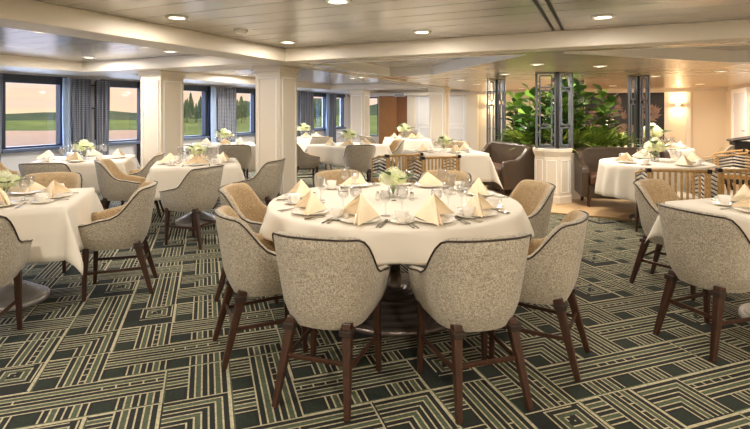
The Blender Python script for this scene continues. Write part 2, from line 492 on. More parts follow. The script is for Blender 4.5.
for a, c, z0, z1 in ((-5.6, -4.9, .95, 1.9), (-5.6, -4.9, .15, .85), (-4.75, -4.05, .95, 1.9), (-4.75, -4.05, .15, .85)):
    for q in ((a, c, z0, z0+.03), (a, c, z1-.03, z1), (a, a+.03, z0, z1), (c-.03, c, z0, z1)): b.box(q[0], q[1], VF-.045, VF-.03, q[2], q[3])
struct(b.build('trim_15', M['white'], rz=RZ))
struct(MB().box(UL, UR, VF-0.25, VF, ZS-0.1, ZS).build('trim_16', M['cream'], rz=RZ))
struct(MB().box(-3.6, UR, VF-0.02, VF, 0, 0.1).build('baseboard_back', M['cream'], rz=RZ))
# right wall with a cased door
b = MB(); b.box(UR, UR+0.15, VB, VF+0.15, 0, ZC)
struct(b.build('wall_right', M['beige'], rz=RZ))
struct(MB().box(UR-0.02, UR, VB, VF, 0, 0.1).build('baseboard_right', M['cream'], rz=RZ))
d = empty('door_1', uv(UR, 13.9), RZ); struct(d)
b = MB(); b.box(-.06, 0, -.72, -.6, 0, 1.9); b.box(-.06, 0, .6, .72, 0, 1.9); b.box(-.06, 0, -.72, .72, 1.82, 1.92); b.build('door_frame', M['white'], d, bevel=0.006)
b = MB(); b.box(-.03, 0, -.6, .6, 0.012, 1.82); b.build('door_leaf', M['panel'], d)
b = MB(); b.tube([(-.03, -.5, .95), (-.08, -.5, .95), (-.08, -.38, .95)], .01); b.build('door_handle', M['steel'], d)
struct(MB().box(UL-0.15, UR+0.15, VB-0.15, VB, 0, ZC).build('wall_front', M['beige'], rz=RZ))

# columns
def column(u, v, s, idx):
    c = empty('column_%d' % idx, uv(u, v), RZ); struct(c)
    h = s/2
    b = MB(); b.box(-h, h, -h, h, 0, ZS-.01); b.build('column_shaft', M['cream'], c, bevel=0.008)
    b = MB(); b.box(-h-.02, h+.02, -h-.02, h+.02, 0, .14); b.box(-h-.02, h+.02, -h-.02, h+.02, ZS-.09, ZS-.012); b.box(-h-.035, h+.035, -h-.035, h+.035, ZS-.045, ZS-.012)
    b.build('column_moulding', M['cream'], c, bevel=0.008)
    b = MB(); m = .045
    for k in range(4):
        q = MB()
        for x0, x1, z0, z1 in ((-h+m, h-m, .22, .235), (-h+m, h-m, ZS-.17, ZS-.155), (-h+m, -h+m+.015, .22, ZS-.155), (h-m-.015, h-m, .22, ZS-.155)):
            q.box(x0, x1, -h-.012, -h+.002, z0, z1)
        q.xform(Matrix.Rotation(k*pi/2, 4, 'Z')); b.add(q.v, q.f)
    b.build('column_panel_trim', M['white'], c)
column(-3.93, 5.34, .39, 1)
column(-5.96, 5.28, .42, 2)
column(-6.35, 12.6, .42, 3)
column(-3.95, 12.5, .42, 4)

# ------------------------------------------------------------------ outside: lake, shore, trees
def outside():
    b = MB(); b.add([(-600, -200, -3), (-4 if False else 200, -200, -3), (200, 600, -3), (-600, 600, -3)], [(0,1,2,3)])
    o = struct(b.build('lake', M['water']))
    def strip(name, a0, a1, rows, m, n=40):
        b = MB(); vs = []; fs = []
        for i in range(n+1):
            t = a0+(a1-a0)*i/n; d = Vector(((t-375)/490, 1))
            for j, (Y, z, amp) in enumerate(rows):
                zz = z+amp*(0.5*sin(i*0.37+1)+0.3*sin(i*0.9)+0.2*sin(i*2.1))
                YY = Y*(1+0.03*sin(i*0.5+j))
                vs.append((d.x*YY, d.y*YY, zz))
        r = len(rows)
        for i in range(n):
            for j in range(r-1): fs.append((i*r+j, (i+1)*r+j, (i+1)*r+j+1, i*r+j+1))
        b.add(vs, fs, 0, True); return struct(b.build(name, m))
    strip('land_meadow', -700, 170, [(112, -3.1, 0), (118, -2.6, .1), (140, -1.6, .2), (150, -3.2, 0)], M['grass'])
    strip('hill', -700, 175, [(170, -3.2, 0), (200, -1.8, .3), (250, -.3, 1.6), (262, -3.2, 0)], M['hill'])
    strip('land_bank', 160, 420, [(64, -3.1, 0), (72, -2.0, .1), (95, -.2, .15), (110, .2, .1), (118, -3.2, 0)], M['grass'])
    strip('hill_ridge', 200, 460, [(150, -3.2, 0), (170, 2.0, 1.2), (185, 5.0, 2.0), (200, -3.2, 0)], M['hill'])
    return o
outside()
def conifer_mesh(h, seed):
    r = random.Random(seed); b = MB(); n = 9
    for k in range(7):
        z0 = h*(0.12+0.125*k); z1 = z0+h*0.2; rr = h*0.2*(1-k/8.0)
        vs = [(0, 0, min(z1, h))]
        for i in range(n*2):
            a = pi*i/n; q = rr*(1.0 if i % 2 else .7)*r.uniform(.85, 1.1)
            vs.append((q*cos(a), q*sin(a), z0-(.02*h if i % 2 else 0)))
        b.add(vs, [(0, 1+i, 1+(i+1) % (n*2)) for i in range(n*2)]+[tuple(range(n*2, 0, -1))])
    return b
CON = []
for k in range(4):
    t = empty('conifer')
    conifer_mesh(4.2+.5*k, k).build('foliage', M['conifer'], t)
    MB().tube([(0, 0, -.3), (0, 0, 2.2)], [.14, .06], 6).build('trunk', M['stem'], t)
    CON.append(t)
r_ = random.Random(3)
for k in range(34):
    px = 172+k*2.6+r_.uniform(-1, 1); Y = 88+8*(k % 3)+r_.uniform(-2, 2)
    if k > 29: px = 312+(k-29)*3.2
    o = place(CON[k % 4], ((px-375)/490*Y, Y, -.5+.02*(Y-88)), r_.uniform(0, 6), 'slim green conifer in the tree row on the shore seen past the columns', 'tree', 'conifers on the shore')
    q = r_.uniform(.62, .98); o.scale = (q*1.1, q*1.1, q)

# ------------------------------------------------------------------ curtains
def curtain(v0, v1, label, m, n_f, name='curtain', amp=0.035, off=0.12):
    n = n_f*10; b = MB(); vs = []; fs = []
    for i in range(n+1):
        t = i/n; y = v0+(v1-v0)*t
        for j in range(7):
            z = 0.03+(1.95-0.03)*j/6
            vs.append((UL+off+amp*sin(2*pi*n_f*t+0.3*j*0.2)*(1-.1*j/6), y+0.01*sin(j+i*.3), z))
    for i in range(n):
        for j in range(6): fs.append((i*7+j, (i+1)*7+j, (i+1)*7+j+1, i*7+j+1))
    b.add(vs, fs, 0, True)
    o = b.build(name, m, rz=RZ, solid=0.006)
    return tag(o, label, 'curtain', 'window curtains')
curtain(5.30, 5.64, 'blue grey patterned curtain beside the first lake window', M['curtain'], 6)
curtain(5.72, 5.98, 'narrow patterned curtain just past the dark rod by first window', M['curtain'], 3)
curtain(5.14, 5.27, 'pale blue sheer strip edging the first lake window', M['sheer'], 2)
curtain(4.0, 4.24, 'patterned curtain cut by the left edge of view', M['curtain'], 3)
curtain(8.72, 9.36, 'blue grey patterned curtain between conifer windows behind second column', M['curtain'], 6)
curtain(8.5, 8.68, 'pale sheer strip beside the conifer window', M['sheer'], 2)
curtain(12.1, 12.85, 'dark curtain left of the far narrow window', M['curtain'], 6)
curtain(13.82, 14.25, 'dark curtain right of the far narrow window', M['curtain'], 5)
curtain(13.6, 13.78, 'pale sheer strip in the far narrow window', M['sheer'], 2)
# hanging rod with bracket between curtains
t = empty('curtain_rod', uv(UL+.17, 5.68, 0), RZ)
MB().tube([(0, 0, .9), (0, 0, 1.92)], .012, 8).build('rod', M['black'], t)
b = MB(); b.bar((-.17, 0, 1.45), (0, 0, 1.45), .02, .02); b.bar((-.17, 0, 1.85), (0, 0, 1.85), .02, .02); b.build('bracket', M['black'], t)
tag(t, 'dark upright curtain rod between patterned curtains at first window', 'rod')

# ------------------------------------------------------------------ downlights
def make_downlight():
    t = empty('downlight')
    MB().lathe([(.062, 0), (.085, 0), (.085, -.008), (.062, -.012), (.062, 0)], 20, cap=False).build('trim_ring', M['white'], t)
    MB().lathe([(.0, -.005), (.06, -.005), (.06, -.002), (0, -.002)], 20).build('lens', M['lamp'], t)
    return t
DL = make_downlight()
LAMPS = []
for e_ in (LAMP_NEAR, LAMP_MID, LAMP_FAR, LAMP_BACK):
    ld = bpy.data.lights.new('lamp', 'AREA'); ld.shape = 'DISK'; ld.size = .12; ld.energy = e_; ld.color = LAMP_COL; LAMPS.append(ld)
def downlight(loc, label):
    o = place(DL, loc, 0, label, 'ceiling light', 'recessed ceiling lights')
    l = bpy.data.objects.new('lamp', LAMPS[0 if loc[1] < 2.2 else (1 if loc[1] < 6.2 else (2 if loc[1] < 9.4 else 3))]); COL.objects.link(l); l.location = (loc[0], loc[1], loc[2]-.02)
def atz(x, y, z):
    Y = (z-1.42)*490/(110-y); return ((x-375)/490*Y, Y, z)
for x, y, z, lab in [
    (42, 31, ZC, 'recessed light in the blue lit ceiling nearest the left edge'),
    (89, 57, ZC, 'recessed light close to the window fascia above first window'),
    (177, 17, ZC, 'recessed light on the main ceiling beside the long left beam'),
    (170, 51, ZC, 'recessed light behind the long left beam'),
    (288, 41.7, ZC, 'recessed light in the ceiling corner above the front column'),
    (338, .5, ZC, 'recessed light cut by the top edge of view'),
    (422, 31.5, ZC, 'recessed light in front of the cross beam, mid ceiling'),
    (603, 16.5, ZC, 'recessed light near the slot vents, right of them'),
    (404, 68, ZC, 'recessed light inside the triangular ceiling recess'),
    (353, 78, ZC, 'recessed light over the mid-room table'),
    (244, 75, ZC, 'recessed light between the two front columns'),
    (328, 85, ZC, 'recessed light over the far windows'),
    (461, 80, ZS, 'recessed light over the table by the left banquette'),
    (385, 84, ZC, 'recessed light before the air grille'),
    (452, 92.5, ZS, 'recessed light nearest the white panelled wall'),
    (721, 71, ZS, 'recessed light near the right wall door'),
    (700, 84, ZS, 'recessed light nearest the wall lamp'),
    (600, 66, ZS, 'recessed light above the planter island'),
    (537, 64, ZS, 'small recessed light before the lattice screens'),
    (505, 74, ZS, 'added recessed light close to the left lattice screen'),  # this lamp and the following two are added to brighten the plants
    (560, 78, ZS, 'added recessed light over the back of the planting'),
    (655, 76, ZS, 'added recessed light beyond the right lattice screen'),
    ]:
    downlight(atz(x, y, z), lab)
for u, v, w in ((-6.2, 8.0, 'over the conifer window table'), (-4.8, 9.6, 'between the two far columns'), (-5.2, 14.2, 'before the brown wooden panels'), (-2.0, 13.6, 'before the white wall panels'), (.2, 13.0, 'before the black art panel'), (-2.6, 11.0, 'beyond the left lattice screen')):  # extra lamps added to lift the ambient light at the back
    downlight(uv(u, v, ZC if u < -3.72 else ZS), 'added recessed ceiling light '+w)
for u, v in ((-2.2, -1.6), (0, -1.6), (2, -1.6), (-2.4, .4), (0.2, .6), (2.0, 1.2), (-5.2, -1.6), (-5.2, 0.6), (2.2, 3.2)):
    downlight(uv(u, v, ZC), 'recessed ceiling light on the planked ceiling behind the viewpoint')
o = MB().lathe([(.0, -.03), (.045, -.03), (.06, -.012), (.06, 0)], 20).build('smoke_detector', M['white'], loc=atz(241, 30, ZC))
tag(o, 'round white smoke detector on the main ceiling near the left beam', 'detector')
t = empty('air_grille', uv(-6.2, VF-.27, 1.93), RZ)
MB().box(-.2, .2, -.01, .02, -.06, .06).build('grille_frame', M['white'], t)
b = MB()
for k in range(6): b.box(-.18, .18, -.018, -.009, -.05+k*.017, -.042+k*.017)
b.build('slats', M['blackm'], t)
tag(t, 'dark air grille under the ceiling above the wooden wall panels', 'vent')

# ------------------------------------------------------------------ barrel chair
def smooth(a, b, x):
    t = max(0, min(1, (x-a)/(b-a))); return t*t*(3-2*t)
def chair_path(w, d, f, c=0.0, n=24, ex=2.5):
    P = []
    for i in range(6): P.append((-w+0.0, f+(c-f)*i/6))
    for i in range(n+1):
        a = pi+pi*i/n; ca, sa = cos(a), sin(a)
        P.append((w*math.copysign(abs(ca)**(2/ex), ca), c+d*math.copysign(abs(sa)**(2/ex), sa)))
    for i in range(1, 7): P.append((w, c+(f-c)*i/6))
    return P
def top_z(k, N):
    a = abs(2*k/(N-1)-1)
    return .82 - .012*(a/.4)**2*(1 if a < .4 else 0) - (.012 if a >= .4 else 0) - .21*smooth(.34, .70, a) - .035*smooth(.7, 1, a)
def make_chair():
    t = empty('dining_chair')
    levels = 9
    ref = chair_path(.285, .29, .22); N = len(ref)
    zb = .365
    outer = []; inner = []
    for j in range(levels):
        h = j/(levels-1)
        row = []; rin = []
        for k in range(N):
            zt = top_z(k, N); z = zb+(zt-zb)*h
            g = min(1.0, (z-zb)/.455); e = .212+.078*g**.8-.02*(1-min(1, g*5))
            P = chair_path(e, e+.005, .215)[k]
            row.append((P[0], P[1], z))
            z2 = .43+(zt-.43)*h; g2 = min(1, (z2-zb)/.47); e2 = .212+.078*g2**.8-.05
            Q = chair_path(e2, e2+.005, .205)[k]
            rin.append((Q[0], Q[1], z2))
        outer.append(row); inner.append(rin)
    mid = [((o[0]+i[0])/2, (o[1]+i[1])/2, o[2]+.014) for o, i in zip(outer[-1], inner[-1])]
    rows = outer+[mid]+inner[::-1]
    vs = [p for r in rows for p in r]; fs = []
    for j in range(len(rows)-1):
        for k in range(N-1): fs.append((j*N+k, j*N+k+1, (j+1)*N+k+1, (j+1)*N+k))
    n_out = levels*(N-1)
    R = len(rows)
    for e_ in (0, N-1):
        idx = [j*N+e_ for j in range(R)]
        for j in range(R//2):
            q = (idx[j], idx[j+1], idx[R-2-j], idx[R-1-j])
            if len(set(q)) == 4: fs.append(q if e_ == 0 else q[::-1])
    b = MB(); b.add(vs, fs, 0, True)
    for i_ in range(n_out, (R-1)*(N-1)): b.m[i_] = 1
    b.add([(p[0], p[1], zb+.001) for p in outer[0]], [tuple(range(N))], 0, False)
    bk = b.build('backrest', [M['tweed'], M['tweed_tan']], t)
    edge = [(p[0]*1.008, p[1]*1.008, p[2]+.004) for p in outer[-1]]
    MB().tube(edge, .0048, 6).build('piping', M['pipe'], bk)
    # cushion
    pts = chair_path(.19, .19, .222, n=16)
    b = MB(); rows = []
    for z, s_ in ((.392, .93), (.405, 1), (.455, 1), (.478, .96), (.488, .85)):
        rows.append([(x*s_, y*s_, z) for x, y in pts])
    n = len(pts); vs = [p for r in rows for p in r]; fs = []
    for j in range(4):
        for k in range(n): fs.append((j*n+k, j*n+(k+1) % n, (j+1)*n+(k+1) % n, (j+1)*n+k))
    fs.append(tuple(4*n+k for k in range(n))); fs.append(tuple(range(n-1, -1, -1)))
    b.add(vs, fs, 0, True); b.build('seat', M['tweed_tan'], t)
    for sx in (-1, 1):
        b = MB(); lg = b.bar((sx*.145, -.165, .40), (sx*.185, -.275, 0), .048, .048, .027, .03, up=(0, 1, 0)).build('leg', M['walnut'], t, bevel=.006)
        b = MB(); b.bar((sx*.185, .17, .40), (sx*.195, .185, 0), .042, .042, .026, .026, up=(0, 1, 0)).build('leg', M['walnut'], t, bevel=.006)
        b = MB(); b.bar((sx*.19, .178, .20), (sx*.166, -.222, .20), .013, .022).build('stretcher', M['walnut'], t, bevel=.003)
        b = MB(); b.box(sx*.148-.031, sx*.148+.031, -.214, -.15, .350, .378).build('leg_bracket', M['pipe'], lg, bevel=.004)
    b = MB(); b.bar((-.163, -.214, .225), (.163, -.214, .225), .013, .022).build('stretcher', M['walnut'], t, bevel=.003)
    return t
CHAIR = make_chair()
def chair(x, y, f, where):
    return place(CHAIR, (x, y, 0), yaw(f), where, 'chair', 'tweed barrel dining chairs')

# ------------------------------------------------------------------ tables
def pedestal(parent, r, m, ztop=.70):
    b = MB()
    prof = [(r, 0), (r, .02)]
    k = 7
    for i in range(k):
        rr = r-(r-.07)*(i+.2)/k; r2 = r-(r-.07)*(i+1)/k; z = .02+.1*(i/k)
        prof += [(rr, z+.018), (r2+.012, z+.018), (r2, z+.008)]
    prof += [(.06, .15), (.05, .25)]
    b.lathe(prof, 40); b.build('pedestal_base', m, parent)
    MB().lathe([(.05, .2), (.045, .5), (.05, ztop)], 20).build('pedestal_column', m, parent)
def round_table(x, y, r, label, clabel, drop=.2, folds=14, m=None, zt=.745, amp=.02, base_r=None):
    t = empty('dining_table', (x, y, 0))
    MB().lathe([(r-.01, zt-.03), (r, zt-.025), (r, zt), (0, zt)], 48).build('tabletop', M['walnut'], t)
    pedestal(t, base_r or r*.6, m or M['base'], zt-.03)
    tag(t, label, 'table', 'dining tables')
    b = MB(); n = 160; rows = []
    for j, (dr, z) in enumerate([(-r*.98, .006), (-r*.6, .006), (-.03, .006), (.002, .005), (.012, -.006)] + [(.014+.012*q, -drop*q) for q in (.15, .3, .45, .6, .75, .9, 1.0)]):
        row = []
        for i in range(n):
            a = 2*pi*i/n
            ph = folds*a+.7*sin(3*a)+.4*sin(5*a+1)
            k = 0 if z > -.01 else min(1, -z/drop*1.2)
            rr = r+dr+k*amp*(1+sin(ph)) if dr > -.02 else r+dr
            row.append((rr*cos(a), rr*sin(a), zt+z+(k*.012*sin(4*a) if z < -.1 else 0)))
        rows.append(row)
    vs = [p for q in rows for p in q]; fs = []
    for j in range(len(rows)-1):
        for i in range(n): fs.append((j*n+i, j*n+(i+1) % n, (j+1)*n+(i+1) % n, (j+1)*n+i))
    fs.append(tuple(range(n)))
    b.add(vs, fs, 0, True)
    o = b.build('tablecloth', M['cloth'], loc=(x, y, 0), solid=.003)
    tag(o, clabel, 'tablecloth', 'white tablecloths')
    return t
def square_table(x, y, hx, hy, rz, label, clabel, drop=.3, m=None, zt=.745, seed=1):
    r_ = random.Random(seed)
    t = empty('dining_table', (x, y, 0), rz)
    MB().box(-hx+.02, hx-.02, -hy+.02, hy-.02, zt-.03, zt).build('tabletop', M['walnut'], t, bevel=.005)
    pedestal(t, min(hx, hy)*.52, m or M['base'], zt-.03)
    tag(t, label, 'table', 'dining tables')
    b = MB(); nd = 8
    def axis(h):
        n = 18
        A = [(-h-drop*(nd-i)/nd) for i in range(nd)] + [-h+2*h*i/n for i in range(n+1)] + [h+drop*(i+1)/nd for i in range(nd)]
        return A
    ax, ay = axis(hx), axis(hy); ph = [r_.uniform(0, 6) for _ in range(4)]
    vs = []; fs = []
    for sy in ay:
        for sx in ax:
            dx = max(0, abs(sx)-hx); dy = max(0, abs(sy)-hy)
            ex = math.copysign(1, sx); ey = math.copysign(1, sy)
            X = max(-hx, min(hx, sx)); Y = max(-hy, min(hy, sy)); z = zt+.006
            rr = sqrt(dx*dx+dy*dy)
            if rr > 0:
                a = atan2(dy, dx); k = .10+.26*sin(2*a)
                X += ex*cos(a)*rr*k; Y += ey*sin(a)*rr*k
                z -= rr*sqrt(max(0, 1-k*k))*(.98-.05*sin(2*a))
                wv = .012*rr/drop
                if dy == 0: X += ex*wv*(1+sin(9*sy/hy+ph[0])); 
                elif dx == 0: Y += ey*wv*(1+sin(9*sx/hx+ph[1]))
            vs.append((X, Y, z))
    n = len(ax)
    for j in range(len(ay)-1):
        for i in range(n-1): fs.append((j*n+i, j*n+i+1, (j+1)*n+i+1, (j+1)*n+i))
    b.add(vs, fs, 0, True)
    o = b.build('tablecloth', M['cloth'], loc=(x, y, 0), rz=rz, solid=.003)
    tag(o, clabel, 'tablecloth', 'white tablecloths')
    return t
ZT = .754           # top of the cloth
RQ = atan2(QX.y, QX.x)

TAB = {}
round_table(.14, 3.62, .90, 'large round table in the middle with eight tweed chairs', 'white cloth on the large round table in the middle', .17, folds=13, amp=.03, base_r=.56)
square_table(-2.70, 3.65, .45, .45, RQ, 'square table cut by the left edge on pale ribbed base', 'white cloth on the table cut by the left edge', .36, M['lbase'], seed=2)
square_table(-2.25, 6.20, .50, .50, RQ, 'square table in front of the left column', 'white cloth on the table in front of the left column', .36, M['lbase'], seed=3)
square_table(-3.96, 6.67, .56, .56, RQ, 'square table by the first lake window', 'white cloth on the table by the first lake window', .40, seed=4)
square_table(2.74, 3.27, .49, .49, RQ, 'square table cut by the right edge', 'white cloth on the table cut by the right edge', .26, M['lbase'], seed=5)
round_table(3.60, 6.30, .64, 'round booth table before the right brown banquette', 'white fluted cloth on the booth table before the right banquette', .42, 18, amp=.022, base_r=.3)
square_table(1.12, 7.95, .53, .53, RQ-.1, 'square table facing the left banquette behind the rattan chairs', 'long white cloth on the table facing the left banquette', .44, seed=6)
square_table(-2.95, 9.55, .58, .5, RQ, 'square table under the conifer windows behind the columns', 'white cloth on the table under the conifer windows', .5, seed=7)
square_table(-.52, 9.4, .55, .55, RQ+.5, 'square mid-room table with pointed cloth corners behind the round table', 'white cloth with pointed corners on the mid-room table', .32, seed=8)
square_table(-1.75, 12.0, .5, .5, RQ, 'square table under the far narrow window', 'white cloth on the table under the far narrow window', .45, seed=9)
square_table(.75, 11.7, .5, .5, RQ-.3, 'square table before the wooden wall panels at the back', 'white cloth on the table before the wooden wall panels', .45, seed=10)
round_table(4.95, 8.7, .6, 'round table by the lit wall lamp at the back', 'white cloth on the round table by the wall lamp', .38, 16, base_r=.3)

# ------------------------------------------------------------------ tableware
def make_plate(r):
    return MB().lathe([(r*.55, 0), (r*.6, .004), (r, .017), (r, .020), (r*.62, .009), (0, .008)], 32).build('dinner_plate', M['china'])
def make_saucer():
    return MB().lathe([(.035, 0), (.04, .003), (.075, .014), (.075, .017), (.038, .007), (0, .006)], 24).build('saucer', M['china'])
def make_cup():
    o = MB().lathe([(.024, .0), (.026, .006), (.036, .025), (.042, .062), (.0395, .062), (.034, .027), (.022, .009), (0, .008)], 24).build('coffee_cup', M['china'])
    MB().tube([(.038, 0, .05), (.055, 0, .054), (.064, 0, .042), (.058, 0, .026), (.036, 0, .02)], .0045, 8).build('cup_handle', M['china'], o)
    return o
def make_goblet(h=.16, r=.034, name='water_goblet'):
    hb = h*.48
    return MB().lathe([(.032, 0), (.032, .003), (.006, .008), (.0045, .02), (.0045, h-hb-.01), (.012, h-hb), (r*.85, h-hb+.018), (r*1.08, h-hb*.55), (r*.92, h), (r*.87, h), (r*1.02, h-hb*.55), (r*.78, h-hb+.022), (0, h-hb+.008)], 20).build(name, M['wglass'])
def make_napkin():
    b = MB()
    for lay, (s_, dz) in enumerate(((1.0, 0), (.86, -.004))):
        ap = Vector((0, .0, .135*s_)); N = 6
        Lc = Vector((-.115*s_, -.055-lay*.01, .001)); Rc = Vector((.115*s_, -.055-lay*.01, .001)); Fr = Vector((0, .085-lay*.02, .001))
        for A, B in ((Lc, Fr), (Fr, Rc)):
            vs = []; fs = []
            for i in range(N+1):
                for j in range(N+1):
                    e_ = A.lerp(B, j/N); p = ap.lerp(e_, i/N)
                    bul = sin(pi*j/N)*sin(pi*i/N)*.012
                    nrm = (A-ap).cross(B-ap).normalized()
                    p = p+nrm*(-bul if nrm.z < 0 else bul)
                    vs.append(p)
            for i in range(N):
                for j in range(N):
                    k = i*(N+1)+j; fs.append((k, k+1, k+N+2, k+N+1))
            b.add(vs, fs, 0, False)
    return b.build('napkin', M['napkin'], solid=.0035)
def make_cutlery(kind):
    b = MB()
    if kind == 'knife':
        b.bar((0, -.10, .004), (0, .0, .005), .012, .007, .009, .006); b.bar((0, 0, .005), (0, .10, .004), .011, .003, .016, .002); b.bar((0, .10, .004), (.003, .118, .004), .016, .002, .004, .002)
    else:
        b.bar((0, -.10, .003), (0, -.02, .005), .014, .004, .007, .005); b.bar((0, -.02, .005), (0, .04, .006), .007, .005, .006, .004)
        if kind == 'fork':
            b.bar((0, .04, .006), (0, .055, .005), .006, .004, .021, .003)
            for i in range(4): b.bar(((i-1.5)*.006, .055, .005), ((i-1.5)*.006, .098, .007), .0035, .003)
        else:
            vs = []; n = 14
            for rr, z in ((0, .001), (.6, .0025), (1, .006)):
                for i in range(n):
                    a = 2*pi*i/n; vs.append((.019*rr*cos(a), .068+.031*rr*sin(a), z))
            fs = [(j*n+i, j*n+(i+1) % n, (j+1)*n+(i+1) % n, (j+1)*n+i) for j in range(2) for i in range(n)]
            b.add(vs, fs, 0, True)
    return b.build(kind, M['steel'], solid=.0008 if kind == 'spoon' else 0)
PLATE = make_plate(.125); SAUCER = make_saucer(); CUP = make_cup(); GOB = make_goblet(); WINE = make_goblet(.19, .036, 'wine_glass')
NAP = make_napkin(); FORK = make_cutlery('fork'); KNIFE = make_cutlery('knife'); SPOON = make_cutlery('spoon')

def setting(cx, cy, f, edge, where, full=True, cut=True, nrot=None, wine=True, cupside=1, ns=1.15):
    f = Vector(f).normalized(); r = Vector((f.y, -f.x)); rz = yaw(f)
    P0 = Vector((cx, cy))-f*edge
    def at(a, b_, z=0): p = P0+r*a+f*b_; return (p.x, p.y, ZT+z)
    place(PLATE, at(0, .18), rz, 'white dinner plate at '+where, 'plate', 'white dinner plates')
    o = place(NAP, at(0, .185, .0205), rz+(nrot if nrot is not None else rnd.uniform(-.7, .7)), 'cream pyramid napkin at '+where, 'napkin', 'cream folded napkins'); o.scale = (ns*1.12, ns*.95, ns*.72)
    place(SAUCER, at(.25*cupside, .22), rz, 'white saucer at '+where, 'saucer', 'white saucers')
    place(CUP, at(.25*cupside, .22, .0065), rz-.5 if cupside > 0 else rz+pi+.5, 'white coffee cup at '+where, 'cup', 'white coffee cups')
    place(GOB, at(.10, .37), rz, 'clear water goblet at '+where, 'glass', 'water goblets')
    if cut:
        s = cupside
        place(FORK, at(-.155, .15), rz, 'inner steel fork at '+where, 'fork', 'steel forks')
        if full: place(FORK, at(-.185, .145), rz, 'outer steel fork at '+where, 'fork', 'steel forks')
        place(KNIFE, at(.145, .15), rz, 'steel knife at '+where, 'knife', 'steel knives')
        if full and s: place(SPOON, at(.168, .15), rz, 'steel spoon at '+where, 'spoon', 'steel spoons')
    if wine: place(WINE, at(.20, .40), rz, 'clear wine glass at '+where, 'glass', 'wine glasses')

# flowers
def head_mesh(r, n, seed, m):
    q = random.Random(seed); b = MB()
    b.lathe([(0, -r*.8), (r*.6, -r*.5), (r*.82, 0), (r*.6, r*.5), (0, r*.82)], 12)
    for k in range(n):
        z = 1-2*(k+.5)/n; a = k*2.39996; s_ = sqrt(max(0, 1-z*z)); d = Vector((s_*cos(a), s_*sin(a), z))
        if d.z < -.75: continue
        t1 = d.orthogonal().normalized(); t2 = d.cross(t1); c = d*r*q.uniform(.88, 1.05)
        w = r*.24; a0 = q.uniform(0, pi)
        for i in range(4):
            a1 = a0+i*pi/2; u = t1*cos(a1)+t2*sin(a1); v_ = t1*-sin(a1)+t2*cos(a1)
            b.add([c, c+u*w*.6+v_*w*.45+d*w*.1, c+u*w*1.1+d*w*.25, c+u*w*.6-v_*w*.45+d*w*.1], [(0, 1, 2, 3)])
    return b
HEADS = [head_mesh(.052, 70, 1, 0).mesh('flower_head', M['petal']), head_mesh(.046, 60, 2, 0).mesh('flower_head', M['petalg'])]
def leaf_pts(L_, W_, bend=.3, n=6, tip=1.0, wide=.55):
    vs = []; fs = []
    for i in range(n+1):
        t = i/n; w = W_*(sin(pi*t**(.75 if wide < .5 else 1.25)))**.8 if 0 < t < 1 else W_*.04
        y = L_*t; z = -bend*L_*t*t
        vs += [(-w/2, y, z+w*.14), (0, y, z), (w/2, y, z+w*.14)]
    for i in range(n):
        k = i*3; fs += [(k, k+1, k+4, k+3), (k+1, k+2, k+5, k+4)]
    return vs, fs
LEAFM = MB(); LEAFM.add(*leaf_pts(.10, .055, .3), 0, True); LEAFM = LEAFM.mesh('leaf', M['leafd'])
def flowers(x, y, label, s=1.0, z=None, big=5):
    t = empty('flower_arrangement', (x, y, ZT if z is None else z))
    MB().lathe([(.03*s, 0), (.034*s, .004), (.042*s, .05*s), (.034*s, .09*s), (.031*s, .09*s), (.038*s, .05*s), (.028*s, .01), (0, .009)], 20).build('vase', M['wglass'], t)
    b = MB()
    q = random.Random(int(x*100))
    for k in range(big):
        a = k*2*pi/max(1, big-1)+.4; rr = .055*s if k else 0
        hz = (.135 if k else .17)*s
        p = (rr*cos(a), rr*sin(a), hz)
        o = bpy.data.objects.new('flower_head', HEADS[k % 2 if k else 0]); COL.objects.link(o); o.parent = t; o.location = p
        o.scale = (s, s, s); o.rotation_euler = (q.uniform(-.4, .4), q.uniform(-.4, .4), q.uniform(0, 6))
        b.tube([(0, 0, .02), (p[0]*.4, p[1]*.4, .08*s), p], .003, 5)
    b.build('stems', M['leafm'], t)
    for k in range(5):
        a = k*1.3+.2
        o = bpy.data.objects.new('leaf', LEAFM); COL.objects.link(o); o.parent = t
        lz = .155 if k == 3 else .11
        o.location = (.04*s*cos(a), .04*s*sin(a), lz*s); o.scale = (s*1.4, s*1.4, s*1.4); o.rotation_euler = (.6, 0, a-pi/2)
    return tag(t, label, 'flowers', 'table flower arrangements')

# ------------------------------------------------------------------ round table: chairs and places
RC = Vector((.14, 3.62))
RS = [((-.22, 2.55), (.30, .95), 'front left', 'back to the viewer'), ((.48, 2.53), (-.28, .96), 'front right', 'back to the viewer'),
      ((-.66, 2.97), (.90, .43), 'near left', ''), ((.92, 2.86), (-.86, .51), 'near right', ''),
      ((-.89, 3.80), (1, -.08), 'far left', ''), ((1.12, 3.95), (-.98, -.2), 'far right', ''),
      ((-.28, 4.56), (.38, -.92), 'back left', 'facing the viewer'), ((.60, 4.54), (-.42, -.9), 'back right', 'facing the viewer')]
for (p, f, w, ex) in RS:
    chair(p[0], p[1], f, 'tweed barrel chair with dark piping at the round table, %s seat' % w)
    d = (RC-Vector(p)).normalized()
    setting(RC.x, RC.y, d, .90, 'the round table, %s place' % w, nrot={'front left': -.9, 'front right': .9, 'near left': -.3, 'near right': .35, 'far left': .5, 'far right': -.5, 'back left': .3, 'back right': -.2}[w], ns={'f': 1.5, 'n': 1.3, 'b': 1.1}[w[0]] if w[:3] != 'far' else 1.2)
flowers(.14, 3.75, 'white hydrangeas with dark leaf in glass vase on the round table', 1.05)

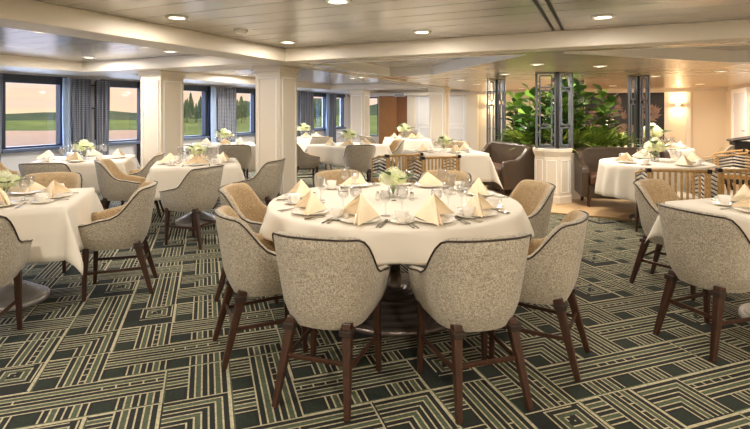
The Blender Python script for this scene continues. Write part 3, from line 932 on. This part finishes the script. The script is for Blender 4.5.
def shaker(x, y, label):
    t = empty('salt_shaker', (x, y, ZT))
    MB().lathe([(.015, 0), (.018, .003), (.013, .05), (0, .05)], 14).build('jar', M['wglass'], t)
    MB().lathe([(.0135, .05), (.012, .062), (0, .066)], 14).build('cap', M['steel'], t)
    tag(t, label, 'shaker', 'salt and pepper shakers')
shaker(.02, 3.62, 'small steel topped shaker left of the round table flowers')
shaker(.27, 3.60, 'small steel topped shaker right of the round table flowers')

def sq(cx, cy, half, name, dirs, **k):
    for nm, f in dirs: setting(cx, cy, f, half, name+', '+nm, **k)
q_, p_ = QX, PX
# table at the left edge
chair(-2.05, 3.88, -q_, 'tweed barrel chair on aisle side of table cut by left edge')
chair(-2.42, 2.93, p_, 'tweed barrel chair cut by the left edge, nearest the viewer')
chair(-2.95, 4.38, -p_, 'tweed barrel chair tucked behind the table cut by left edge')
sq(-2.70, 3.65, .45, 'table cut by left edge', [('aisle side', -q_), ('near side', p_), ('far side', -p_), ('window side', q_)], full=False, wine=False)
flowers(-2.74, 3.62, 'white hydrangeas on the table cut by the left edge', 1.0)
# table before the left column
chair(-1.95, 5.26, (-.92, .40), 'tweed barrel chair on near side of table before left column')
chair(-1.40, 5.93, (-.97, .2), 'tweed barrel chair beside the front column, facing left')
chair(-3.02, 5.88, (.95, .30), 'tweed barrel chair on left side of table before left column')
sq(-2.25, 6.20, .50, 'table before left column', [('near side', p_), ('right side', -q_), ('left side', q_), ('far side', -p_)], full=False, wine=True)
flowers(-2.25, 6.20, 'white roses and dark leaf on table before the left column', 1.15)
# table by the first window
chair(-3.78, 5.72, (-.15, .98), 'tweed barrel chair on near side of first window table')
chair(-3.14, 6.55, (-.95, -.3), 'tweed barrel chair on right side of first window table')
chair(-4.75, 6.30, (.93, .35), 'tweed barrel chair on left side of first window table')
sq(-3.96, 6.67, .60, 'first window table', [('near side', p_), ('right side', -q_), ('left side', q_), ('far side', -p_)], full=False, cut=False)
flowers(-3.96, 6.67, 'white hydrangeas on the first window table', 1.2)
# table at the right edge
chair(2.10, 3.02, q_, 'tweed barrel chair at table cut by right edge, back to viewer')
chair(2.42, 3.92, (.6, -.8), 'tweed barrel chair at far corner of table cut by right edge')
sq(2.76, 3.27, .47, 'table cut by right edge', [('left side', q_), ('far side', -p_), ('near side', p_)], full=False, wine=False)
flowers(2.78, 3.3, 'white hydrangeas on the table cut by the right edge', 1.0)
# booth table
for f, nm in (((-.2, -1), 'banquette side'), ((.95, .3), 'left side'), ((-.2, .98), 'near side'), ((-.95, .1), 'right side')):
    setting(3.60, 6.30, f, .64, 'booth table, '+nm, full=False, cut=False, wine=False)
flowers(3.62, 6.34, 'white flowers on the booth table', 1.4)
# table facing left banquette
sq(1.12, 7.95, .56, 'table facing left banquette', [('banquette side', -q_), ('near side', p_), ('left side', q_)], full=False, cut=False)
flowers(1.12, 7.95, 'lime green hydrangeas on table facing left banquette', 1.2)
chair(1.50, 9.0, (-.05, -1), 'dark looking tweed chair behind table facing left banquette')
# distant tables
chair(-2.45, 8.62, (-.2, .98), 'tweed barrel chair before the conifer window table')
chair(-2.0, 9.7, (-.95, -.2), 'tweed barrel chair on right side of conifer window table')
sq(-2.95, 9.55, .5, 'conifer window table', [('near side', p_), ('right side', -q_), ('left side', q_)], full=False, cut=False)
flowers(-2.95, 9.55, 'white and lime flowers on the conifer window table', 1.4)
chair(-.28, 8.55, (-.2, .98), 'tweed barrel chair on near side of mid-room table')
chair(-1.28, 9.05, (.95, .3), 'tweed barrel chair on left side of mid-room table')
chair(.28, 9.75, (-.95, -.3), 'tweed barrel chair on right side of mid-room table')
sq(-.52, 9.4, .52, 'mid-room table', [('near side', (-.1, 1)), ('left side', (1, .1)), ('right side', (-1, -.1))], full=False, cut=False)
flowers(-.5, 9.4, 'lime flowers on the mid-room table', 1.4)
chair(-1.25, 11.2, (-.4, .92), 'tweed barrel chair on near side of far narrow window table')
sq(-1.75, 12.0, .5, 'far narrow window table', [('near side', p_), ('right side', -q_)], full=False, cut=False)
flowers(-1.75, 12.0, 'white flowers on the far narrow window table', 1.6)
chair(-.05, 11.2, (.8, .5), 'tweed barrel chair on left side of table before wooden panels')
chair(.85, 12.6, (-.05, -1), 'tweed barrel chair behind the table before wooden panels')
sq(.75, 11.7, .5, 'table before wooden panels', [('near side', p_), ('left side', q_), ('right side', -q_)], full=False, cut=False)
flowers(.7, 11.7, 'white flowers on the table before wooden panels', 1.6)
for f, nm in (((.95, .3), 'left side'), ((-.1, 1), 'near side'), ((-.9, .3), 'right side')):
    setting(4.95, 8.7, f, .6, 'table by the wall lamp, '+nm, full=False, cut=False)
flowers(4.85, 8.6, 'large white flowers on the table by the wall lamp', 2.0)
chair(5.75, 8.35, (-.9, .4), 'tweed barrel chair right of table by the wall lamp')
chair(5.5, 9.45, (-.55, -.83), 'tweed barrel chair behind the table by the wall lamp')

# ------------------------------------------------------------------ rattan chairs
def make_rattan():
    t = empty('rattan_chair')
    hw, zb, zr = .29, .44, .775
    for sx in (-1, 1):
        for sy, yy in ((-1, -.26), (1, .24)):
            MB().bar((sx*(hw-.04), yy*.9, .42), (sx*(hw-.02), yy, 0), .036, .036, .024, .024, up=(0, 1, 0)).build('leg', M['walnut'], t, bevel=.004)
    MB().box(-hw+.02, hw-.02, -.25, .26, .36, .42).build('seat_frame', M['rattan'], t, bevel=.01)
    MB().box(-hw+.035, hw-.035, -.22, .255, .42, .49).build('seat_cushion', M['cordw'], t, bevel=.025, seg=3)
    b = MB()
    b.tube([(-hw, .18, zr-.08), (-hw, -.1, zr-.02), (-hw, -.25, zr), (hw, -.25, zr), (hw, -.1, zr-.02), (hw, .18, zr-.08)], .017, 10)
    b.build('top_rail', M['rattan'], t)
    for sx in (-1, 1):
        MB().bar((sx*hw, .17, .40), (sx*hw, .17, zr-.07), .024, .024).build('front_post', M['rattan'], t, bevel=.004)
        MB().bar((sx*hw, -.25, .40), (sx*hw, -.25, zr-.02), .028, .028).build('corner_post', M['rattan'], t, bevel=.004)
        MB().box(sx*hw-.022, sx*hw+.022, -.275, -.205, zr-.022, zr+.022).build('corner_wrap', M['black'], t, bevel=.006)
    b = MB()
    for k in range(10): x = -.257+.057*k; b.bar((x, -.25, .40), (x, -.25, zr), .022, .012)
    b.build('back_slats', M['rattan'], t)
    for m_, par in (('cordw', 0), ('cordb', 1)):
        for sx in (-1, 1):
            b = MB()
            for k in range(7):
                z0 = .42+.048*k+par*.024
                b.tube([(sx*hw, -.24, z0), (sx*(hw+.006), -.04, z0+.03), (sx*hw, .165, z0*.9+.04)], .007, 6)
            b.build('woven_cord', M[m_], t)
    return t
RAT = make_rattan()
for x, y, f, lab in ((3.27, 5.44, (.2, .98), 'rattan chair with white seat before booth table, left of two'),
                     (4.02, 5.46, (.15, .98), 'rattan chair before booth table, right of two'),
                     (.80, 6.92, (-.42, .9), 'rattan chair with wooden rail directly behind the round table'),
                     (.30, 7.22, (-.5, .87), 'rattan chair with black and white weave, left of its pair'),
                     (5.6, 7.75, (-.85, .5), 'rattan chair near the wall lamp table')):
    place(RAT, (x, y, 0.0), yaw(f), lab, 'chair', 'rattan chairs')
    if x > 5: bpy.context.view_layer.update()

# ------------------------------------------------------------------ planter island
F0 = Vector((2.76, 7.62)); Lc = Vector((2.30, 9.25)); Rc = Vector((4.50, 8.2)); Bc = Lc+(Rc-F0)
def planter():
    t = empty('planter_island', (F0.x, F0.y, .012))
    loc = lambda p: (p.x-F0.x, p.y-F0.y)
    n = 8; b = MB()
    prof = [(.30, 0), (.30, .10), (.275, .11), (.275, .70), (.31, .78), (.31, .82)]
    b.lathe(prof, n, mi=0, sm=False); cp = b.build('corner_pedestal', M['cream'], t, bevel=.006)
    b = MB()
    for k in range(n):
        a0 = 2*pi*(k+.5)/n
        q = MB()
        for x0, x1, z0, z1 in ((-.075, .075, .16, .172), (-.075, .075, .64, .652), (-.075, -.063, .16, .652), (.063, .075, .16, .652)): q.box(x0, x1, -.262, -.252, z0, z1)
        q.xform(Matrix.Rotation(a0+pi/2, 4, 'Z')); b.add(q.v, q.f)
    b.build('pedestal_panel_trim', M['white'], cp)
    b = MB(); b.prism([loc(F0+Vector((0, .0))), loc(Rc), loc(Bc), loc(Lc)], 0, .72); b.build('planter_box', M['cream'], t)
    b = MB(); b.prism([loc(F0+Vector((.06, .1))), loc(Rc-Vector((.1, 0))), loc(Bc-Vector((.05, .1))), loc(Lc+Vector((.08, 0)))], .72, .74); b.build('soil', M['soil'], t)
    tag(t, 'cream planter island with panelled corner pedestal on the wood floor', 'planter')
planter()
def screen(P, dirs, z0, z1, w, label):
    t = empty('lattice_screen', (P.x, P.y, z0))
    H = z1-z0
    MB().box(-.022, .022, -.022, .022, 0, H).build('corner_post', M['black'], t)
    for d in dirs:
        d = Vector(d).normalized(); b = MB(); up = (-d.y, d.x, 0)
        def seg(a0, za, a1, zb_, th=.026):
            b.bar((d.x*a0, d.y*a0, za), (d.x*a1, d.y*a1, zb_), th, .024, up=up)
        a0, a1 = .03, w
        seg(a0, 0, a0, H); seg(a1, 0, a1, H, .034)
        for z in (.012, H-.012): seg(a0, z, a1, z, .024)
        m = .05; c = (a0+a1)/2
        for za, zb_ in ((.05, .27*H), (.31*H, .76*H), (.80*H, H-.05)):
            seg(a0+m, za, a0+m, zb_, .022); seg(a1-m, za, a1-m, zb_, .022); seg(a0+m, za, a1-m, za, .022); seg(a0+m, zb_, a1-m, zb_, .022)
            zm = (za+zb_)/2
            seg(a0, zm, a0+m, zm, .02); seg(a1-m, zm, a1, zm, .02)
            seg(c, za-.04, c, za, .012); seg(c, zb_, c, min(zb_+.04, H), .012)
        b.build('lattice_panel', M['lattice'], t)
    tag(t, label, 'screen', 'metal lattice screens')
screen(F0+Vector((0, -.2)), [(-.9, .42), (.9, .42)], .835, ZS-.004, .30, 'grey metal lattice screen on the cream corner pedestal')
screen(Lc, [(-.95, -.3), (.5, -.85)], .0125, ZS-.004, .20, 'dark lattice screen at the left end of the planting')
screen(Rc+Vector((-.05, .08)), [(-.9, -.3), (.3, -.9)], .0125, ZS-.004, .21, 'grey lattice screen before the dark floral art panel')
screen(Bc+Vector((.03, .12)), [(-.9, -.3), (.3, -.9)], .0125, ZS-.004, .22, 'lattice screen half hidden behind the planting')

# plants
def leaf_add(b, p, d, L_, W_, bend, mi=0, wide=.55, roll=0):
    vs, fs = leaf_pts(L_, W_, bend, wide=wide)
    d = Vector(d).normalized()
    q = d.to_track_quat('Y', 'Z').to_matrix().to_4x4()
    Mx = Matrix.Translation(Vector(p)) @ q @ Matrix.Rotation(roll, 4, 'Y')
    b.add([Mx @ Vector(v) for v in vs], fs, mi, True)
def fig(x, y, h, label, seed, name='fiddle_leaf_fig'):
    r = random.Random(seed); t = empty(name, (x, y, .745))
    st = MB(); lf = MB()
    for s_ in range(3):
        a = r.uniform(0, 6.28); lean = .10 if s_ else .03
        top = Vector((cos(a)*lean*2, sin(a)*lean*2, h*(1-.16*s_))); base = Vector((cos(a)*.02, sin(a)*.02, -.01))
        st.tube([base, base.lerp(top, .5)+Vector((.02, 0, 0)), top], [.014, .011, .006], 6)
        n = 20
        for k in range(n):
            tt = .18+.82*k/(n-1); p = base.lerp(top, tt); aa = k*2.4+a
            up = .35+1.2*max(0, tt-.8)*4
            leaf_add(lf, p, (cos(aa), sin(aa), up), r.uniform(.17, .25), r.uniform(.15, .21), .2, 0 if r.random() < .6 else 1, roll=r.uniform(-.5, .5))
    st.build('stem', M['stem'], t); lf.build('foliage', [M['leafd'], M['leafm']], t)
    tag(t, label, 'plant', 'planter island plants')
def blades(x, y, h, label, seed, n=80, mi=('leafm', 'leafl'), name='dracaena', w=.035):
    r = random.Random(seed); t = empty(name, (x, y, .745)); b = MB()
    for k in range(n):
        a = k*2.39996; el = r.uniform(.45, 1.9)
        leaf_add(b, (0, 0, .01+.12*r.random()), (cos(a), sin(a), el), h*r.uniform(.75, 1.15), w*r.uniform(.8, 1.4), r.uniform(.3, .7), r.choice((0, 0, 1)), wide=.4)
    b.build('foliage', [M[m] for m in mi], t)
    MB().tube([(0, 0, -.01), (0, 0, .13)], .016, 6).build('stem', M['stem'], t)
    tag(t, label, 'plant', 'planter island plants')
def isl(a, c): p = F0+(Rc-F0)*a+(Lc-F0)*c; return p.x, p.y
fig(*isl(.10, .55), 1.02, 'dark fig with rounded leaves left of the pedestal screen', 1)
fig(*isl(.22, .30), 1.10, 'tall fig whose top shows right of the pedestal screen', 2)
fig(*isl(.55, .45), 1.05, 'tall fig standing mid-way between the two grey screens', 3)
fig(*isl(.12, .82), .85, 'shorter fig nearest the left lattice screen', 4)
fig(*isl(.5, .8), .95, 'fig at the back of the planting', 5)
fig(*isl(.30, .16), 1.0, 'fig rising close behind the right banquette back', 7)
fig(*isl(.44, .2), 1.06, 'fig with round top leaves left of the art panel', 8)
fig(*isl(.74, .26), .98, 'fig with upright leaves before the art panel', 21)
fig(*isl(.05, .30), .9, 'fig between pedestal and left banquette back', 9)
fig(*isl(.09, .12), .95, 'fig seen through the pedestal lattice', 6)
blades(*isl(.10, .40), .42, 'yellow green arching plant left of the pedestal', 11)
blades(*isl(.06, .68), .36, 'bright low arching plant behind left banquette', 12)
blades(*isl(.08, .92), .28, 'low leafy plant under the left lattice screen', 13, mi=('leafm', 'leafd'))
blades(*isl(.33, .10), .44, 'bright arching plant just right of the pedestal', 14)
blades(*isl(.50, .10), .40, 'bright arching plant above middle of right banquette', 15)
blades(*isl(.66, .12), .42, 'bright arching plant right of banquette middle', 16)
blades(*isl(.84, .12), .34, 'arching plant beside the right lattice screen', 17)
blades(*isl(.42, .25), .6, 'taller pale dracaena behind the right banquette', 18, mi=('leafm', 'leafl'))
blades(*isl(.24, .55), .55, 'taller dracaena behind the left figs', 19, mi=('leafd', 'leafm'))
blades(*isl(.16, .10), .46, 'pale arching plant at the right foot of the pedestal screen', 23, mi=('leafl', 'leafm'))
blades(*isl(.58, .2), .55, 'pale tall arching plant above the right banquette', 24, mi=('leafl', 'leafm'))
blades(*isl(.05, .50), .44, 'pale arching plant above the left banquette back', 25, mi=('leafl', 'leafm'))
blades(*isl(.92, .3), .34, 'dark low plant behind the right lattice screen', 20, mi=('leafd', 'leafm'))

# banquettes
def banquette(x, y, f, wid, label):
    t = empty('banquette', (x, y, .012), yaw(f)); h = wid/2
    b = MB(); pts = []
    n = 8; zt, rr = .84, .14
    pts.append((-h, .16)); pts.append((h, .16))
    for i in range(n+1): a = pi/2*i/n; pts.append((h-rr+rr*cos(a), zt-rr+rr*sin(a)))
    for i in range(n+1): a = pi/2+pi/2*i/n; pts.append((-h+rr+rr*cos(a), zt-rr+rr*sin(a)))
    m = len(pts)
    vs = [(px, -.33, pz) for px, pz in pts]+[(px*.985, -.17 if pz > .5 else -.12, pz) for px, pz in pts]
    b.add(vs, [tuple(range(m)), tuple(range(2*m-1, m-1, -1))]+[(i, m+i, m+(i+1) % m, (i+1) % m) for i in range(m)])
    b.build('backrest', M['leather'], t, bevel=.03, seg=3)
    for sx in (-1, 1):
        prof = [(-.31, .14), (.30, .14), (.32, .5), (.29, .58), (.2, .6), (.05, .61), (-.06, .68), (-.14, .78), (-.2, .81), (-.31, .82)]
        b = MB(); x0 = sx*h-.05; x1 = sx*h+.05; m = len(prof)
        b.add([(x0, py, pz) for py, pz in prof]+[(x1, py, pz) for py, pz in prof], [tuple(range(m)), tuple(range(2*m-1, m-1, -1))]+[(i, m+i, m+(i+1) % m, (i+1) % m) for i in range(m)])
        b.build('arm', M['leather'], t, bevel=.025, seg=3)
        for yy in (-.24, .26):
            MB().bar((sx*(h-.06), yy, .15), (sx*(h-.05), yy, 0), .055, .055, .035, .035, up=(0, 1, 0)).build('leg', M['walnut'], t, bevel=.004)
    MB().box(-h+.05, h-.05, -.2, .30, .13, .32).build('base', M['leather'], t, bevel=.02)
    MB().box(-h+.06, h-.06, -.15, .33, .32, .47).build('seat_cushion', M['leather2'], t, bevel=.04, seg=3)
    tag(t, label, 'banquette', 'brown leather banquettes')
banquette(3.70, 7.26, (-.22, -.975), 1.2, 'brown leather banquette behind the booth table right of the pedestal')
banquette(2.13, 8.45, (-.95, -.31), 1.2, 'brown leather banquette left of the pedestal facing the window tables')

# ------------------------------------------------------------------ back wall: art panel, lamps, stand
t = empty('art_panel', uv(.52, VF-.03, 0), RZ)
MB().box(-.95, .95, -.02, .03, .45, 1.86).build('panel_board', M['art'], t)
b = MB()
for x0, x1, z0, z1 in ((-1, 1, 1.86, 1.9), (-1, 1, .41, .45), (-1, -.95, .41, 1.9), (.95, 1, .41, 1.9)): b.box(x0, x1, -.035, .03, z0, z1)
b.build('panel_frame', M['blackm'], t)
b = MB(); r = random.Random(4)
for k in range(44):
    cx = r.uniform(-.8, .8); cz = r.uniform(.6, 1.7); a = r.uniform(0, 6.28)
    for j in range(5):
        aa = a+j*.35; L_ = r.uniform(.12, .3); w = .03
        dx, dz = cos(aa), sin(aa)
        q = [(cx, cz), (cx+dx*L_*.5-dz*w, cz+dz*L_*.5+dx*w), (cx+dx*L_, cz+dz*L_), (cx+dx*L_*.5+dz*w, cz+dz*L_*.5-dx*w)]
        yy = -.022-.0006*(k % 8)-.0001*j
        b.add([(max(-.94, min(.94, x)), yy, max(.46, min(1.85, z))) for x, z in q], [(0, 3, 2, 1)])
b.build('leaf_pattern', M['artleaf'], t)
tag(t, 'black panel with pale leaf pattern on the back wall', 'art panel')
def sconce(u, label):
    t = empty('wall_lamp', uv(u, VF-.08 if u > 1 else VF, 1.55), RZ)
    MB().box(-.09, .09, -.10, 0, -.02, .02).build('lamp_body', M['steel'], t, bevel=.006)
    MB().box(-.06, .06, -.08, -.02, .02, .024).build('lens', M['lamp'], t)
    MB().box(-.06, .06, -.08, -.02, -.024, -.02).build('lens', M['lamp'], t)
    for s in (1, -1):
        ld = bpy.data.lights.new('lamp', 'AREA'); ld.size = .1; ld.energy = 5; ld.color = (1, .76, .46)
        lo = bpy.data.objects.new('lamp', ld); COL.objects.link(lo); p = uv(u, VF-.15, 1.55+s*.04); lo.location = p
        lo.rotation_euler = (pi if s > 0 else 0, 0, 0)
    tag(t, label, 'wall lamp', 'wall lamps')
sconce(1.82, 'lit up and down wall lamp right of the black art panel')
sconce(-3.2, 'lit wall lamp behind the left lattice screen')
t = empty('host_stand', uv(2.45, 11.5, .012), RZ)
MB().box(-.2, .2, -.22, .22, 0, .8).build('cabinet', M['blackm'], t, bevel=.01)
b = MB(); b.prism([(-.24, -.25), (.24, -.25), (.24, .25), (-.24, .25)], .8, .83)
b.v = [(x, y, z+.08*(x+.24)/.48*1.2) for x, y, z in b.v]; b.build('sloped_top', M['black'], t)
tag(t, 'black host stand with sloped top near the right wall door', 'stand')
